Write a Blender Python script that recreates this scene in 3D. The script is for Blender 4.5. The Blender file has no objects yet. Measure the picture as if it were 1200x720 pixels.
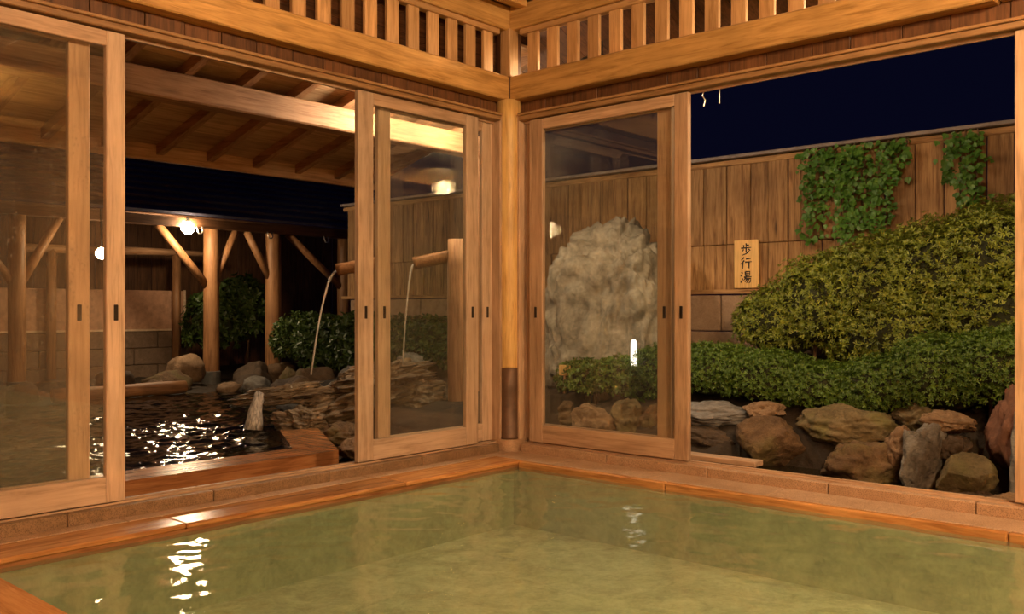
import bpy, bmesh, math, random
import numpy as np
from mathutils import Vector, Matrix, Euler, noise

SC = bpy.context.scene
COL = SC.collection
PI = math.pi

# ------------------------------------------------------------------ camera
cam = bpy.data.cameras.new('camera')
cam.sensor_width = 36.0
cam.lens = 36.0 * 1053.0 / 1200.0
cam.shift_y = 5.0 / 1200.0
cam.clip_start = 0.02
camo = bpy.data.objects.new('camera', cam)
COL.objects.link(camo)
camo.location = (-4.0317, -3.5922, 0.785)
camo.rotation_euler = (PI / 2, 0, math.atan2(0.6631, 0.7485) - PI / 2)
SC.camera = camo

# ------------------------------------------------------------------ world, exposure
w = bpy.data.worlds.new('night_sky')
SC.world = w
w.use_nodes = True
bg = w.node_tree.nodes['Background']
bg.inputs[0].default_value = (0.10, 0.11, 0.50, 1)
bg.inputs[1].default_value = 0.011
SC.view_settings.view_transform = 'Standard'
SC.view_settings.look = 'None'
SC.view_settings.gamma = 1.0
SC.view_settings.use_curve_mapping = False
SC.view_settings.exposure = 0.7
SC.cycles.transparent_max_bounces = 24
SC.cycles.max_bounces = 10
SC.cycles.caustics_reflective = False
SC.cycles.caustics_refractive = False
SC.cycles.sample_clamp_indirect = 60.0

# lamp radiances (the lamps themselves are built with their fittings below)
P_IN1, P_IN2, P_FILL = 660.0, 160.0, 520.0
P_POST1, P_POST2 = 230.0, 80.0
P_EAVE = 300.0
P_GARDEN = 330.0
WARM = (1.0, 0.65, 0.34)
WARM_OUT = (1.0, 0.60, 0.28)
WHITE_OUT = (1.0, 0.74, 0.45)

# ------------------------------------------------------------------ helpers
def kind_of(o, label=None, cat=None, group=None, kind=None):
    if label: o['label'] = label
    if cat: o['category'] = cat
    if group: o['group'] = group
    if kind: o['kind'] = kind
    return o

def empty(name, loc=(0, 0, 0), rz=0.0, label=None, cat=None, group=None, kind=None):
    o = bpy.data.objects.new(name, None)
    o.empty_display_size = 0.05
    o.location = loc
    o.rotation_euler = (0, 0, rz)
    COL.objects.link(o)
    return kind_of(o, label, cat, group, kind)

def link(name, me, parent=None, mat=None, loc=None, rot=None, scale=None):
    o = bpy.data.objects.new(name, me)
    COL.objects.link(o)
    if mat and not me.materials: me.materials.append(mat)
    if parent: o.parent = parent
    if loc is not None: o.location = loc
    if rot is not None: o.rotation_euler = rot
    if scale is not None: o.scale = scale
    return o

class MB:
    """collects verts and faces"""
    def __init__(s): s.v = []; s.f = []
    def add(s, v, f):
        n = len(s.v); s.v += [tuple(p) for p in v]; s.f += [tuple(i + n for i in q) for q in f]; return s
    def box(s, x0, x1, y0, y1, z0, z1):
        v = [(x, y, z) for z in (z0, z1) for x, y in ((x0, y0), (x1, y0), (x1, y1), (x0, y1))]
        return s.add(v, [(3, 2, 1, 0), (4, 5, 6, 7), (0, 1, 5, 4), (1, 2, 6, 5), (2, 3, 7, 6), (3, 0, 4, 7)])
    def cbox(s, x0, x1, y0, y1, z0, z1, b):
        """box with chamfered edges"""
        bm = bmesh.new()
        bmesh.ops.create_cube(bm, size=1.0)
        for q in bm.verts:
            q.co = ((x0 + x1) / 2 + q.co.x * (x1 - x0), (y0 + y1) / 2 + q.co.y * (y1 - y0), (z0 + z1) / 2 + q.co.z * (z1 - z0))
        bmesh.ops.bevel(bm, geom=bm.edges[:], offset=b, segments=1, affect='EDGES')
        bm.verts.index_update()
        s.add([q.co[:] for q in bm.verts], [[q.index for q in f.verts] for f in bm.faces])
        bm.free(); return s
    def prism(s, poly, z0, z1):
        n = len(poly)
        v = [(x, y, z0) for x, y in poly] + [(x, y, z1) for x, y in poly]
        f = [tuple(range(n - 1, -1, -1)), tuple(range(n, 2 * n))] + [(i, (i + 1) % n, n + (i + 1) % n, n + i) for i in range(n)]
        return s.add(v, f)
    def tube(s, pts, rad, n=12, wob=0.0, seed=0, sx=1.0):
        pts = [Vector(p) for p in pts]; k = len(pts)
        if not hasattr(rad, '__len__'): rad = [rad] * k
        rnd = random.Random(seed); vs = []
        ref = None
        for i, p in enumerate(pts):
            t = (pts[min(i + 1, k - 1)] - pts[max(i - 1, 0)]).normalized()
            if ref is None:
                ref = Vector((0, 0, 1)) if abs(t.z) < 0.9 else Vector((1, 0, 0))
            a = (ref - t * ref.dot(t)).normalized(); b = t.cross(a); ref = a
            for j in range(n):
                th = 2 * PI * j / n
                r = rad[i] * (1 + (wob * noise.noise((math.cos(th) * 1.3 + seed, math.sin(th) * 1.3, i * 0.45)) if wob else 0))
                vs.append(p + a * math.cos(th) * r * sx + b * math.sin(th) * r)
        f = []
        for i in range(k - 1):
            for j in range(n):
                f.append((i * n + j, i * n + (j + 1) % n, (i + 1) * n + (j + 1) % n, (i + 1) * n + j))
        f.append(tuple(range(n - 1, -1, -1))); f.append(tuple((k - 1) * n + j for j in range(n)))
        return s.add(vs, f)
    def lathe(s, prof, n=24, c=(0, 0)):
        vs = [(c[0] + r * math.cos(2 * PI * j / n), c[1] + r * math.sin(2 * PI * j / n), z) for r, z in prof for j in range(n)]
        k = len(prof)
        f = [(i * n + j, i * n + (j + 1) % n, (i + 1) * n + (j + 1) % n, (i + 1) * n + j) for i in range(k - 1) for j in range(n)]
        f.append(tuple(range(n - 1, -1, -1))); f.append(tuple((k - 1) * n + j for j in range(n)))
        return s.add(vs, f)
    def mesh(s, name, smooth=False):
        me = bpy.data.meshes.new(name)
        me.from_pydata(s.v, [], s.f)
        if smooth: me.polygons.foreach_set('use_smooth', [True] * len(me.polygons))
        me.update(); return me
    def build(s, name, mat, parent=None, smooth=False, loc=None, rot=None):
        return link(name, s.mesh(name, smooth), parent, mat, loc, rot)

def sphere_mesh(name, r, sub=2, sz=1.0):
    bm = bmesh.new()
    bmesh.ops.create_icosphere(bm, subdivisions=sub, radius=r)
    for q in bm.verts: q.co.z *= sz
    me = bpy.data.meshes.new(name); bm.to_mesh(me); bm.free()
    me.polygons.foreach_set('use_smooth', [True] * len(me.polygons))
    return me

# ------------------------------------------------------------------ materials
class NT:
    def __init__(s, name):
        s.m = bpy.data.materials.new(name); s.m.use_nodes = True
        s.t = s.m.node_tree; s.t.nodes.clear()
        s.out = s.n('ShaderNodeOutputMaterial')
    def n(s, ty, **kw):
        q = s.t.nodes.new(ty)
        for k, v in kw.items(): setattr(q, k, v)
        return q
    def l(s, a, b): s.t.links.new(a, b)
    def val(s, sock, v):
        if hasattr(v, 'is_output') or isinstance(v, bpy.types.NodeSocket): s.l(v, sock)
        else: sock.default_value = v
    def coords(s, scale=(1, 1, 1), rnd=True, src='Object'):
        tc = s.n('ShaderNodeTexCoord'); mp = s.n('ShaderNodeMapping')
        s.l(tc.outputs[src], mp.inputs[0]); mp.inputs[3].default_value = scale
        if rnd:
            oi = s.n('ShaderNodeObjectInfo')
            mu = s.n('ShaderNodeMath', operation='MULTIPLY'); s.l(oi.outputs['Random'], mu.inputs[0]); mu.inputs[1].default_value = 37.0
            s.l(mu.outputs[0], mp.inputs[1]); s.rand = oi.outputs['Random']
        return mp.outputs[0]
    def noise(s, vec, scale, detail=4, rough=0.55, dist=0.0):
        q = s.n('ShaderNodeTexNoise'); s.l(vec, q.inputs['Vector'])
        q.inputs['Scale'].default_value = scale; q.inputs['Detail'].default_value = detail
        q.inputs['Roughness'].default_value = rough; q.inputs['Distortion'].default_value = dist
        return q.outputs['Fac']
    def ramp(s, fac, stops):
        q = s.n('ShaderNodeValToRGB'); s.l(fac, q.inputs[0])
        e = q.color_ramp.elements
        while len(e) < len(stops): e.new(0.5)
        for i, (p, c) in enumerate(stops):
            e[i].position = p; e[i].color = (c[0], c[1], c[2], 1) if hasattr(c, '__len__') else (c, c, c, 1)
        return q.outputs[0]
    def mix(s, fac, a, b, mode='MIX'):
        q = s.n('ShaderNodeMix', data_type='RGBA', blend_type=mode)
        s.val(q.inputs[0], fac); s.val(q.inputs[6], a); s.val(q.inputs[7], b)
        return q.outputs[2]
    def math(s, op, a, b=0.0):
        q = s.n('ShaderNodeMath', operation=op); s.val(q.inputs[0], a); s.val(q.inputs[1], b); return q.outputs[0]
    def bump(s, h, strength=0.3, dist=0.01):
        q = s.n('ShaderNodeBump'); s.l(h, q.inputs['Height'])
        q.inputs['Strength'].default_value = strength; q.inputs['Distance'].default_value = dist
        return q.outputs[0]
    def principled(s, color, rough=0.5, normal=None, **kw):
        q = s.n('ShaderNodeBsdfPrincipled')
        s.val(q.inputs['Base Color'], color); s.val(q.inputs['Roughness'], rough)
        if normal is not None: s.l(normal, q.inputs['Normal'])
        for k, v in kw.items(): s.val(q.inputs[k], v)
        s.l(q.outputs[0], s.out.inputs[0]); return q

def c4(c): return (c[0], c[1], c[2], 1.0)

def wood(name, light, dark, axis='x', rough=0.5, grain=1.0, knots=0.25, spec=0.35, wear=None):
    m = NT(name)
    st = {'x': (1.0, 14, 14), 'y': (14, 1.0, 14), 'z': (14, 14, 1.0)}[axis]
    v = m.coords(st)
    n1 = m.noise(v, 2.2 * grain, 6, 0.6, 0.8)
    n2 = m.noise(v, 9.0 * grain, 3, 0.6, 0.2)
    g = m.math('ADD', m.math('MULTIPLY', n1, 0.7), m.math('MULTIPLY', n2, 0.3))
    colr = m.ramp(g, [(0.38, [x * 0.8 for x in dark]), (0.50, [(a + b) / 2 for a, b in zip(light, dark)]), (0.62, light)])
    v2 = m.coords((2.0, 2.0, 2.0))
    big = m.noise(v2, 1.6, 2)
    colr = m.mix(m.ramp(big, [(0.35, 0.0), (0.75, 1.0)]), colr, m.mix(0.5, colr, c4([x * 0.55 for x in dark])))
    if knots:
        kn = m.n('ShaderNodeTexVoronoi'); ks = {'x': (1.6, 9, 9), 'y': (9, 1.6, 9), 'z': (9, 9, 1.6)}[axis]
        m.l(m.coords(ks), kn.inputs['Vector']); kn.inputs['Scale'].default_value = 0.9
        kf = m.ramp(kn.outputs['Distance'], [(0.03, 1.0), (0.13, 0.0)])
        colr = m.mix(m.math('MULTIPLY', kf, knots * 2), colr, c4([x * 0.35 for x in dark]))
    # each piece a little lighter or darker
    br = m.math('ADD', m.math('MULTIPLY', m.rand, 0.34), 0.83)
    hs = m.n('ShaderNodeHueSaturation'); m.l(colr, hs.inputs['Color']); m.l(br, hs.inputs['Value'])
    colr = hs.outputs[0]
    if wear:
        wv = m.noise(m.coords((1, 1, 1)), 7.0, 5, 0.7)
        colr = m.mix(m.ramp(wv, [(0.48, 0.0), (0.7, 0.6)]), colr, c4(wear))
    m.principled(colr, rough, m.bump(g, 0.25, 0.004), **{'Specular IOR Level': spec})
    return m.m

def woods(name, *a, **k): return {ax: wood(name + '_' + ax, *a, axis=ax, **k) for ax in 'xyz'}

W_BEAM = woods('wood_beam', (0.66, 0.41, 0.155), (0.43, 0.235, 0.07), rough=0.45)
W_SLAT = woods('wood_slat', (0.66, 0.42, 0.21), (0.48, 0.27, 0.11), rough=0.5, knots=0)
W_DOOR = woods('wood_door', (0.63, 0.44, 0.295), (0.46, 0.295, 0.185), rough=0.5, knots=0.08)
W_DOORPALE = woods('wood_door_worn', (0.63, 0.475, 0.345), (0.46, 0.33, 0.225), rough=0.6, knots=0, wear=(0.52, 0.38, 0.27))
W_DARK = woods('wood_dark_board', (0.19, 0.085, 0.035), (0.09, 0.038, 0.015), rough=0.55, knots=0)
W_POST = woods('wood_log', (0.86, 0.60, 0.24), (0.60, 0.35, 0.11), rough=0.42, knots=0.3)
W_RIM = woods('wood_wet_rim', (0.70, 0.36, 0.13), (0.44, 0.18, 0.055), rough=0.22, knots=0, spec=0.5)
W_KERB = woods('wood_shaded_wet_kerb', (0.46, 0.21, 0.085), (0.24, 0.09, 0.03), rough=0.25, knots=0, spec=0.5)  # wet kerb wood, darkened to put its shaded front into the colour
W_LINTEL = woods('wood_lintel', (0.42, 0.255, 0.125), (0.27, 0.145, 0.06), rough=0.5, knots=0)
W_SHELTER = woods('wood_red_log', (0.40, 0.20, 0.085), (0.24, 0.105, 0.04), rough=0.5)
W_FENCE = woods('wood_fence', (0.46, 0.265, 0.11), (0.22, 0.105, 0.036), rough=0.7, knots=0.5)
W_OUT = woods('wood_outdoor', (0.52, 0.30, 0.16), (0.33, 0.16, 0.07), rough=0.65)
W_ROOF = woods('wood_roof_board', (0.68, 0.44, 0.24), (0.46, 0.27, 0.13), rough=0.7)

def stone(name, base, dark, scale=6.0, rough=0.75, strata=None, bump=0.6, moss=None, spec=0.3, speck=0.0):
    m = NT(name)
    v = m.coords(strata or (1, 1, 1))
    n1 = m.noise(v, scale, 8, 0.65, 0.6)
    n2 = m.noise(v, scale * 6, 5, 0.7)
    g = m.math('ADD', m.math('MULTIPLY', n1, 0.65), m.math('MULTIPLY', n2, 0.35))
    col = m.ramp(g, [(0.33, dark), (0.5, [(a + b) / 2 for a, b in zip(base, dark)]), (0.66, base)])
    if moss:
        mn = m.noise(m.coords((1, 1, 1)), 4.0, 4)
        col = m.mix(m.ramp(mn, [(0.5, 0.0), (0.66, 0.7)]), col, c4(moss))
    if speck:
        sn = m.noise(m.coords((1, 1, 1)), 260.0, 2)
        col = m.mix(m.ramp(sn, [(0.4, speck), (0.5, 0.0)]), col, c4([x * 0.3 for x in dark]))
    m.principled(col, rough, m.bump(g, bump, 0.03), **{'Specular IOR Level': spec})
    return m.m

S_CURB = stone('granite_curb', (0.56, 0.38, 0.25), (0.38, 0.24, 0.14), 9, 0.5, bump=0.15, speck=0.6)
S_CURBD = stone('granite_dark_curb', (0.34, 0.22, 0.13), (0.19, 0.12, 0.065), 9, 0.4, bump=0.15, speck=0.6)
S_GREY = stone('rock_grey', (0.30, 0.27, 0.23), (0.09, 0.08, 0.065), 9, bump=1.0)
S_BLUE = stone('rock_bluegrey', (0.28, 0.265, 0.25), (0.09, 0.085, 0.08), 5, strata=(1, 1, 3))
S_TAN = stone('rock_tan', (0.36, 0.23, 0.13), (0.13, 0.075, 0.04), 9, bump=1.0)
S_BROWN = stone('rock_brown', (0.20, 0.12, 0.06), (0.06, 0.034, 0.017), 9, bump=1.0, moss=(0.14, 0.12, 0.04))
S_RED = stone('rock_reddish', (0.22, 0.10, 0.06), (0.09, 0.04, 0.025), 6)
S_OLIVE = stone('rock_olive', (0.23, 0.17, 0.085), (0.075, 0.055, 0.025), 9, bump=1.0, moss=(0.16, 0.15, 0.05))
S_DARK = stone('rock_dark', (0.12, 0.08, 0.05), (0.035, 0.024, 0.016), 9, bump=1.0)
S_WET = stone('rock_wet_layered', (0.34, 0.24, 0.14), (0.035, 0.024, 0.016), 5, 0.35, strata=(1, 1, 5), bump=1.0, spec=0.6)
S_TALL = stone('rock_tall_pale', (0.52, 0.47, 0.39), (0.11, 0.095, 0.075), 4.2, bump=1.0)
S_BLOCK = stone('stone_block_wall', (0.38, 0.26, 0.17), (0.24, 0.15, 0.09), 14, bump=0.4)
S_BLOCKD = stone('stone_block_dark', (0.20, 0.13, 0.085), (0.11, 0.07, 0.04), 14, bump=0.4)
S_SOIL = stone('soil_dark', (0.05, 0.034, 0.02), (0.018, 0.012, 0.008), 9)
S_BASIN = stone('basin_stone', (0.92, 0.90, 0.72), (0.42, 0.44, 0.33), 7.0, 0.6, bump=1.0)  # strong mottling stands in for ripple light streaks on the bath floor
S_LINING = stone('basin_lining_stone', (0.50, 0.52, 0.36), (0.23, 0.25, 0.165), 6.0, 0.6, bump=0.5)  # colour darkened to stand for the dark reflection along the bath edges

def plain(name, col, rough=0.5, metal=0.0, bumpy=0.0):
    m = NT(name)
    v = m.coords((1, 1, 1)); n = m.noise(v, 18, 4)
    c = m.ramp(n, [(0.3, [x * 0.75 for x in col]), (0.7, [min(1, x * 1.15) for x in col])])
    m.principled(c, rough, m.bump(n, bumpy, 0.01) if bumpy else None, Metallic=metal)
    return m.m
M_COPPER = plain('dark_copper', (0.115, 0.062, 0.035), 0.5, 0.35, 0.2)
M_PULL = plain('dark_pull', (0.03, 0.02, 0.014), 0.4, 0.5)
M_IRON = plain('black_iron', (0.03, 0.028, 0.026), 0.5, 0.6)
M_STEEL = plain('pale_metal', (0.75, 0.70, 0.62), 0.3, 0.8)
M_TILE = plain('dark_roof_tile', (0.085, 0.080, 0.115), 0.45, 0.0, 0.3)
M_PANEL = plain('pale_screen_panel', (0.44, 0.24, 0.14), 0.8)
M_TRIM = plain('pale_panel_trim', (0.62, 0.44, 0.28), 0.6)
M_SIGN = wood('sign_board_wood', (0.86, 0.56, 0.22), (0.74, 0.44, 0.15), axis='z', knots=0, rough=0.6)
M_INK = plain('black_ink', (0.02, 0.012, 0.008), 0.7)
M_CONC = plain('grey_cap', (0.24, 0.19, 0.17), 0.7)
M_SLEEVE = plain('grey_post_shoe', (0.10, 0.09, 0.075), 0.6)

def emit(name, col, strength):
    m = NT(name)
    e = m.n('ShaderNodeEmission'); e.inputs[0].default_value = c4(col); e.inputs[1].default_value = strength
    m.l(e.outputs[0], m.out.inputs[0]); return m.m

def leaf_mat(name, a, b, c):
    m = NT(name)
    v = m.coords((1, 1, 1), rnd=False)
    n = m.noise(v, 22, 3); n2 = m.noise(v, 3.5, 3)
    col = m.ramp(n, [(0.3, a), (0.55, b), (0.75, c)])
    col = m.mix(m.ramp(n2, [(0.4, 0.0), (0.7, 0.5)]), col, c4(a))
    p = m.principled(col, 0.42, **{'Specular IOR Level': 0.4})
    tr = m.n('ShaderNodeBsdfTranslucent'); m.l(col, tr.inputs[0])
    ms = m.n('ShaderNodeMixShader'); ms.inputs[0].default_value = 0.18
    m.l(p.outputs[0], ms.inputs[1]); m.l(tr.outputs[0], ms.inputs[2]); m.l(ms.outputs[0], m.out.inputs[0])
    return m.m
L_BUSH = leaf_mat('leaf_azalea_tall', (0.09, 0.12, 0.012), (0.22, 0.26, 0.03), (0.42, 0.44, 0.06))
L_HEDGE = leaf_mat('leaf_azalea_clipped', (0.055, 0.10, 0.012), (0.11, 0.19, 0.02), (0.19, 0.27, 0.035))
L_IVY = leaf_mat('leaf_ivy', (0.05, 0.13, 0.02), (0.11, 0.25, 0.035), (0.20, 0.36, 0.06))
L_DARK = leaf_mat('leaf_dark_shrub', (0.03, 0.06, 0.012), (0.07, 0.11, 0.02), (0.13, 0.17, 0.03))
M_CORE = plain('inner_shade', (0.025, 0.028, 0.008), 0.9)  # near-black colour of an opaque core, standing in for shade inside the bushes
M_STEM = plain('stem_bark', (0.14, 0.08, 0.04), 0.8)

def two_sided_ior(m, ior):
    g = m.n('ShaderNodeNewGeometry')
    return m.math('ADD', ior, m.math('MULTIPLY', g.outputs['Backfacing'], 1 / ior - ior))

def glass(name, haze=0.0, drops=0.0):
    m = NT(name)
    fr = m.n('ShaderNodeFresnel'); m.l(two_sided_ior(m, 1.5), fr.inputs[0])
    tr = m.n('ShaderNodeBsdfTransparent'); tr.inputs[0].default_value = (0.96, 0.96, 0.93, 1)
    gl = m.n('ShaderNodeBsdfGlossy'); gl.inputs['Roughness'].default_value = 0.0
    body = tr.outputs[0]
    if haze or drops:
        df = m.n('ShaderNodeBsdfDiffuse'); df.inputs[0].default_value = (0.8, 0.75, 0.68, 1)
        tl = m.n('ShaderNodeBsdfTranslucent'); tl.inputs[0].default_value = (0.85, 0.8, 0.72, 1)
        ad = m.n('ShaderNodeMixShader'); m.l(df.outputs[0], ad.inputs[1]); m.l(tl.outputs[0], ad.inputs[2]); ad.inputs[0].default_value = 0.5
        v = m.coords((1, 1, 0.45), rnd=False)
        big = m.ramp(m.noise(v, 2.4, 4), [(0.35, 0.3), (0.7, 1.6)])
        f = m.math('MULTIPLY', big, haze)
        if drops:
            vo = m.n('ShaderNodeTexVoronoi'); m.l(m.coords((1, 1, 0.7), rnd=False), vo.inputs['Vector']); vo.inputs['Scale'].default_value = 55
            d = m.ramp(vo.outputs['Distance'], [(0.12, 1.0), (0.3, 0.0)])
            d = m.math('MULTIPLY', d, m.ramp(m.noise(v, 6.0, 3), [(0.5, 0.0), (0.62, 1.0)]))
            f = m.math('ADD', f, m.math('MULTIPLY', d, drops))
        mx = m.n('ShaderNodeMixShader'); m.l(f, mx.inputs[0]); m.l(body, mx.inputs[1]); m.l(ad.outputs[0], mx.inputs[2]); body = mx.outputs[0]
    ms = m.n('ShaderNodeMixShader'); m.l(fr.outputs[0], ms.inputs[0]); m.l(body, ms.inputs[1]); m.l(gl.outputs[0], ms.inputs[2])
    m.l(ms.outputs[0], m.out.inputs[0]); return m.m
G_CLEAR = glass('door_glass', 0.012)
G_MIST = glass('door_glass_wet', 0.03, 0.16)

def water(name, tint, milk, milkfac, scale, strength, dist, stretch=(1, 1, 1), rough=0.03, fine=0.3):
    m = NT(name)
    v = m.coords(stretch, rnd=False)
    h1 = m.noise(v, scale, 3, 0.5, 0.7)
    h2 = m.noise(v, scale * 3.3, 3, 0.6, 0.3)
    h = m.math('ADD', h1, m.math('MULTIPLY', h2, fine))
    nb = m.bump(h, strength, dist)
    fr = m.n('ShaderNodeFresnel'); m.l(two_sided_ior(m, 1.33), fr.inputs[0]); m.l(nb, fr.inputs['Normal'])
    tr = m.n('ShaderNodeBsdfTransparent'); tr.inputs[0].default_value = c4(tint)
    df = m.n('ShaderNodeBsdfDiffuse'); df.inputs[0].default_value = c4(milk)
    m.l(m.bump(m.noise(m.coords((1.6, 1, 1), rnd=False), 15.0, 4, 0.65, 1.2), 1.0, 0.03), df.inputs['Normal'])
    b = m.n('ShaderNodeMixShader'); b.inputs[0].default_value = milkfac; m.l(tr.outputs[0], b.inputs[1]); m.l(df.outputs[0], b.inputs[2])
    gl = m.n('ShaderNodeBsdfGlossy'); gl.inputs['Roughness'].default_value = rough; m.l(nb, gl.inputs['Normal'])
    ms = m.n('ShaderNodeMixShader'); m.l(fr.outputs[0], ms.inputs[0]); m.l(b.outputs[0], ms.inputs[1]); m.l(gl.outputs[0], ms.inputs[2])
    m.l(ms.outputs[0], m.out.inputs[0]); return m.m
WA_BATH = water('bath_water', (0.76, 0.90, 0.76), (0.50, 0.55, 0.40), 0.20, 30.0, 0.15, 0.002, stretch=(1, 1, 1), rough=0.01, fine=0.6)
WA_OUT = water('outdoor_bath_water', (0.30, 0.27, 0.20), (0.10, 0.08, 0.05), 0.06, 40.0, 0.2, 0.003, rough=0.015, fine=0.6)
WA_STREAM = water('stream_water', (0.50, 0.45, 0.34), (0.10, 0.08, 0.045), 0.2, 7.0, 0.25, 0.02)
def fall_mat():
    m = NT('falling_water')
    v = m.coords((6, 6, 1.2), rnd=False); n = m.noise(v, 12, 4)
    tr = m.n('ShaderNodeBsdfTransparent'); tr.inputs[0].default_value = (0.9, 0.9, 0.88, 1)
    p = m.n('ShaderNodeBsdfPrincipled'); p.inputs['Base Color'].default_value = (0.75, 0.68, 0.6, 1); p.inputs['Roughness'].default_value = 0.2
    ms = m.n('ShaderNodeMixShader'); m.l(m.ramp(n, [(0.35, 0.3), (0.65, 0.9)]), ms.inputs[0]); m.l(tr.outputs[0], ms.inputs[1]); m.l(p.outputs[0], ms.inputs[2])
    m.l(ms.outputs[0], m.out.inputs[0]); return m.m
WA_FALL = fall_mat()

# ================================================================== THE ROOM
# corner at the origin: left wall on y = 0 (outdoors y > 0), right wall on x = 0 (outdoors x > 0), z = 0 on the stone curb
RX = -PI / 2         # turns a left-wall build (along -x) into the right wall
XL, YF = -9.0, -8.0  # far ends of the room

def strip(par, name, mat, a0, a1, o0, o1, z0, z1, wall, b=0.004):
    """a length of timber or stone: a along the wall from the corner (positive away), o outward, z up"""
    q = MB()
    if wall == 'L': q.cbox(-a1, -a0, o0, o1, z0, z1, b)
    else: q.cbox(o0, o1, -a1, -a0, z0, z1, b)
    return q.build(name, mat, par)

def wall_mats(ws, wall): return ws['x' if wall == 'L' else 'y']

for wall, side, n0, ln in (('L', 'left', 1, 6.0), ('R', 'right', 6, 5.0)):
    mb, ms_, md = wall_mats(W_BEAM, wall), wall_mats(W_SLAT, wall), wall_mats(W_DOOR, wall)
    # big beam
    t = strip(None, 'trim_%d' % n0, mb, 0.001, ln, 0.0, 0.115, 2.052, 2.196, wall, 0.006)
    kind_of(t, 'broad golden timber beam above the sliding doors of the %s wall' % side, 'beam', None, 'structure')
    if wall == 'R':
        for v_ in t.data.vertices:
            if v_.co.y < -4: v_.co.y = -2.64 + (v_.co.y + ln)
        e_ = strip(None, 'trim_13', mb, 2.645, ln, 0.05, 0.115, 2.06, 2.19, wall, 0.004)
        kind_of(e_, 'set-back timber continuing the right beam past its end', 'beam', None, 'structure')
    # crown beam
    t = strip(None, 'trim_%d' % (n0 + 1), mb, -0.1 if wall == 'L' else 0.002, ln, -0.004, 0.13, 2.472, 2.615, wall, 0.006)
    kind_of(t, 'upper timber plate over the slatted vent of the %s wall, under the ceiling' % side, 'beam', None, 'structure')
    # slatted transom
    t = empty('trim_%d' % (n0 + 2), (0, 0, 0), 0, 'row of upright slats forming the open vent above the %s beam' % side, 'vent', None, 'structure')
    strip(t, 'rail', ms_, 0.06, ln, 0.02, 0.075, 2.440, 2.474, wall)
    strip(t, 'rail', ms_, 0.06, ln, 0.02, 0.075, 2.194, 2.205, wall)
    sl = MB().cbox(-0.040, 0.040, -0.012, 0.012, 2.2, 2.445, 0.003).mesh('slat')
    sl.materials.append(W_SLAT['z'])
    a = 0.146 if wall == 'L' else 0.1515
    while a < ln - 0.1:
        loc = (-a, 0.047, 0) if wall == 'L' else (0.047, -a, 0)
        link('slat', sl, t, None, loc, (0, 0, 0 if wall == 'L' else RX)); a += 0.148
    # lintel
    t = empty('trim_%d' % (n0 + 3), (0, 0, 0), 0, 'grooved door lintel along the head of the %s doorway' % side, 'lintel', None, 'structure')
    strip(t, 'lintel_bar', wall_mats(W_LINTEL, wall), 0.06, ln, 0.012, 0.13, 1.925, 1.952, wall)
    strip(t, 'lintel_moulding', wall_mats(W_LINTEL, wall), 0.06, ln, 0.0, 0.11, 1.952, 1.966, wall, 0.003)
    strip(t, 'lintel_track', md, 0.06, ln, 0.066, 0.076, 1.912, 1.926, wall, 0.001)
    # boards between lintel and beam
    wl = empty('wall_' + side, (0, 0, 0), 0, 'small panel wall of dark upright boards between lintel and beam, %s wall' % side, 'wall', None, 'structure')
    a = -0.02; rnd = random.Random(n0)
    while a < ln - 0.1:
        wd = rnd.choice((0.18, 0.2, 0.23)); o = rnd.uniform(0, 0.004)
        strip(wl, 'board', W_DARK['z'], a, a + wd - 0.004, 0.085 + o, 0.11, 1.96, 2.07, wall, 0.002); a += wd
    strip(wl, 'backing', W_DARK['z'], 0.1, ln, 0.1105, 0.117, 1.955, 2.048, wall, 0.001)  # unseen strip added to stop light leaking through the board joints
    # stone curb, ledge and wooden rim of the bath
    t = empty('trim_%d' % (n0 + 4), (0, 0, 0), 0, 'low stone curb under the sliding doors of the %s wall' % side, 'curb', None, 'structure')
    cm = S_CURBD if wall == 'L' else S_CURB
    a = 0.09
    while a < ln:
        L = 0.62
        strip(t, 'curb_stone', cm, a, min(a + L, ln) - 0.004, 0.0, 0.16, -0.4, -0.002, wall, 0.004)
        strip(t, 'ledge_stone', S_CURB, a - 0.2, min(a + L, ln) - 0.203, -0.086 if wall == 'L' else -0.225, -0.001, -0.4, -0.05 + rnd.uniform(0, 0.001), wall, 0.004)
        a += L
    strip(t, 'door_track', md, 0.06, ln, 0.044, 0.05, -0.003, 0.006, wall, 0.001)
    strip(t, 'door_track', md, 0.06, ln, 0.095, 0.101, -0.003, 0.006, wall, 0.001)

def waves(name, mat, x0, x1, y0, y1, z, step, comps, seed, inside=None, boost=None):
    """water surface as real ripples: a sum of noise at several sizes (size, height, stretch x, stretch y)"""
    xs = np.arange(x0, x1 + step * 0.5, step); ys = np.arange(y0, y1 + step * 0.5, step)
    V = []; idx = {}; F = []
    for j, y in enumerate(ys):
        for i, x in enumerate(xs):
            h = 0.0
            for k, (sz, am, ax, ay) in enumerate(comps): h += am * noise.noise((x / sz * ax, y / sz * ay, seed + 7.7 * k))
            if boost: h *= boost(x, y)
            V.append((float(x), float(y), z + h))
    n = len(xs)
    for j in range(len(ys) - 1):
        for i in range(n - 1):
            if inside and not inside(xs[i] + step / 2, ys[j] + step / 2): continue
            F.append((j * n + i, j * n + i + 1, (j + 1) * n + i + 1, (j + 1) * n + i))
    return MB().add(V, F).build(name, mat, None, True)

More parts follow.
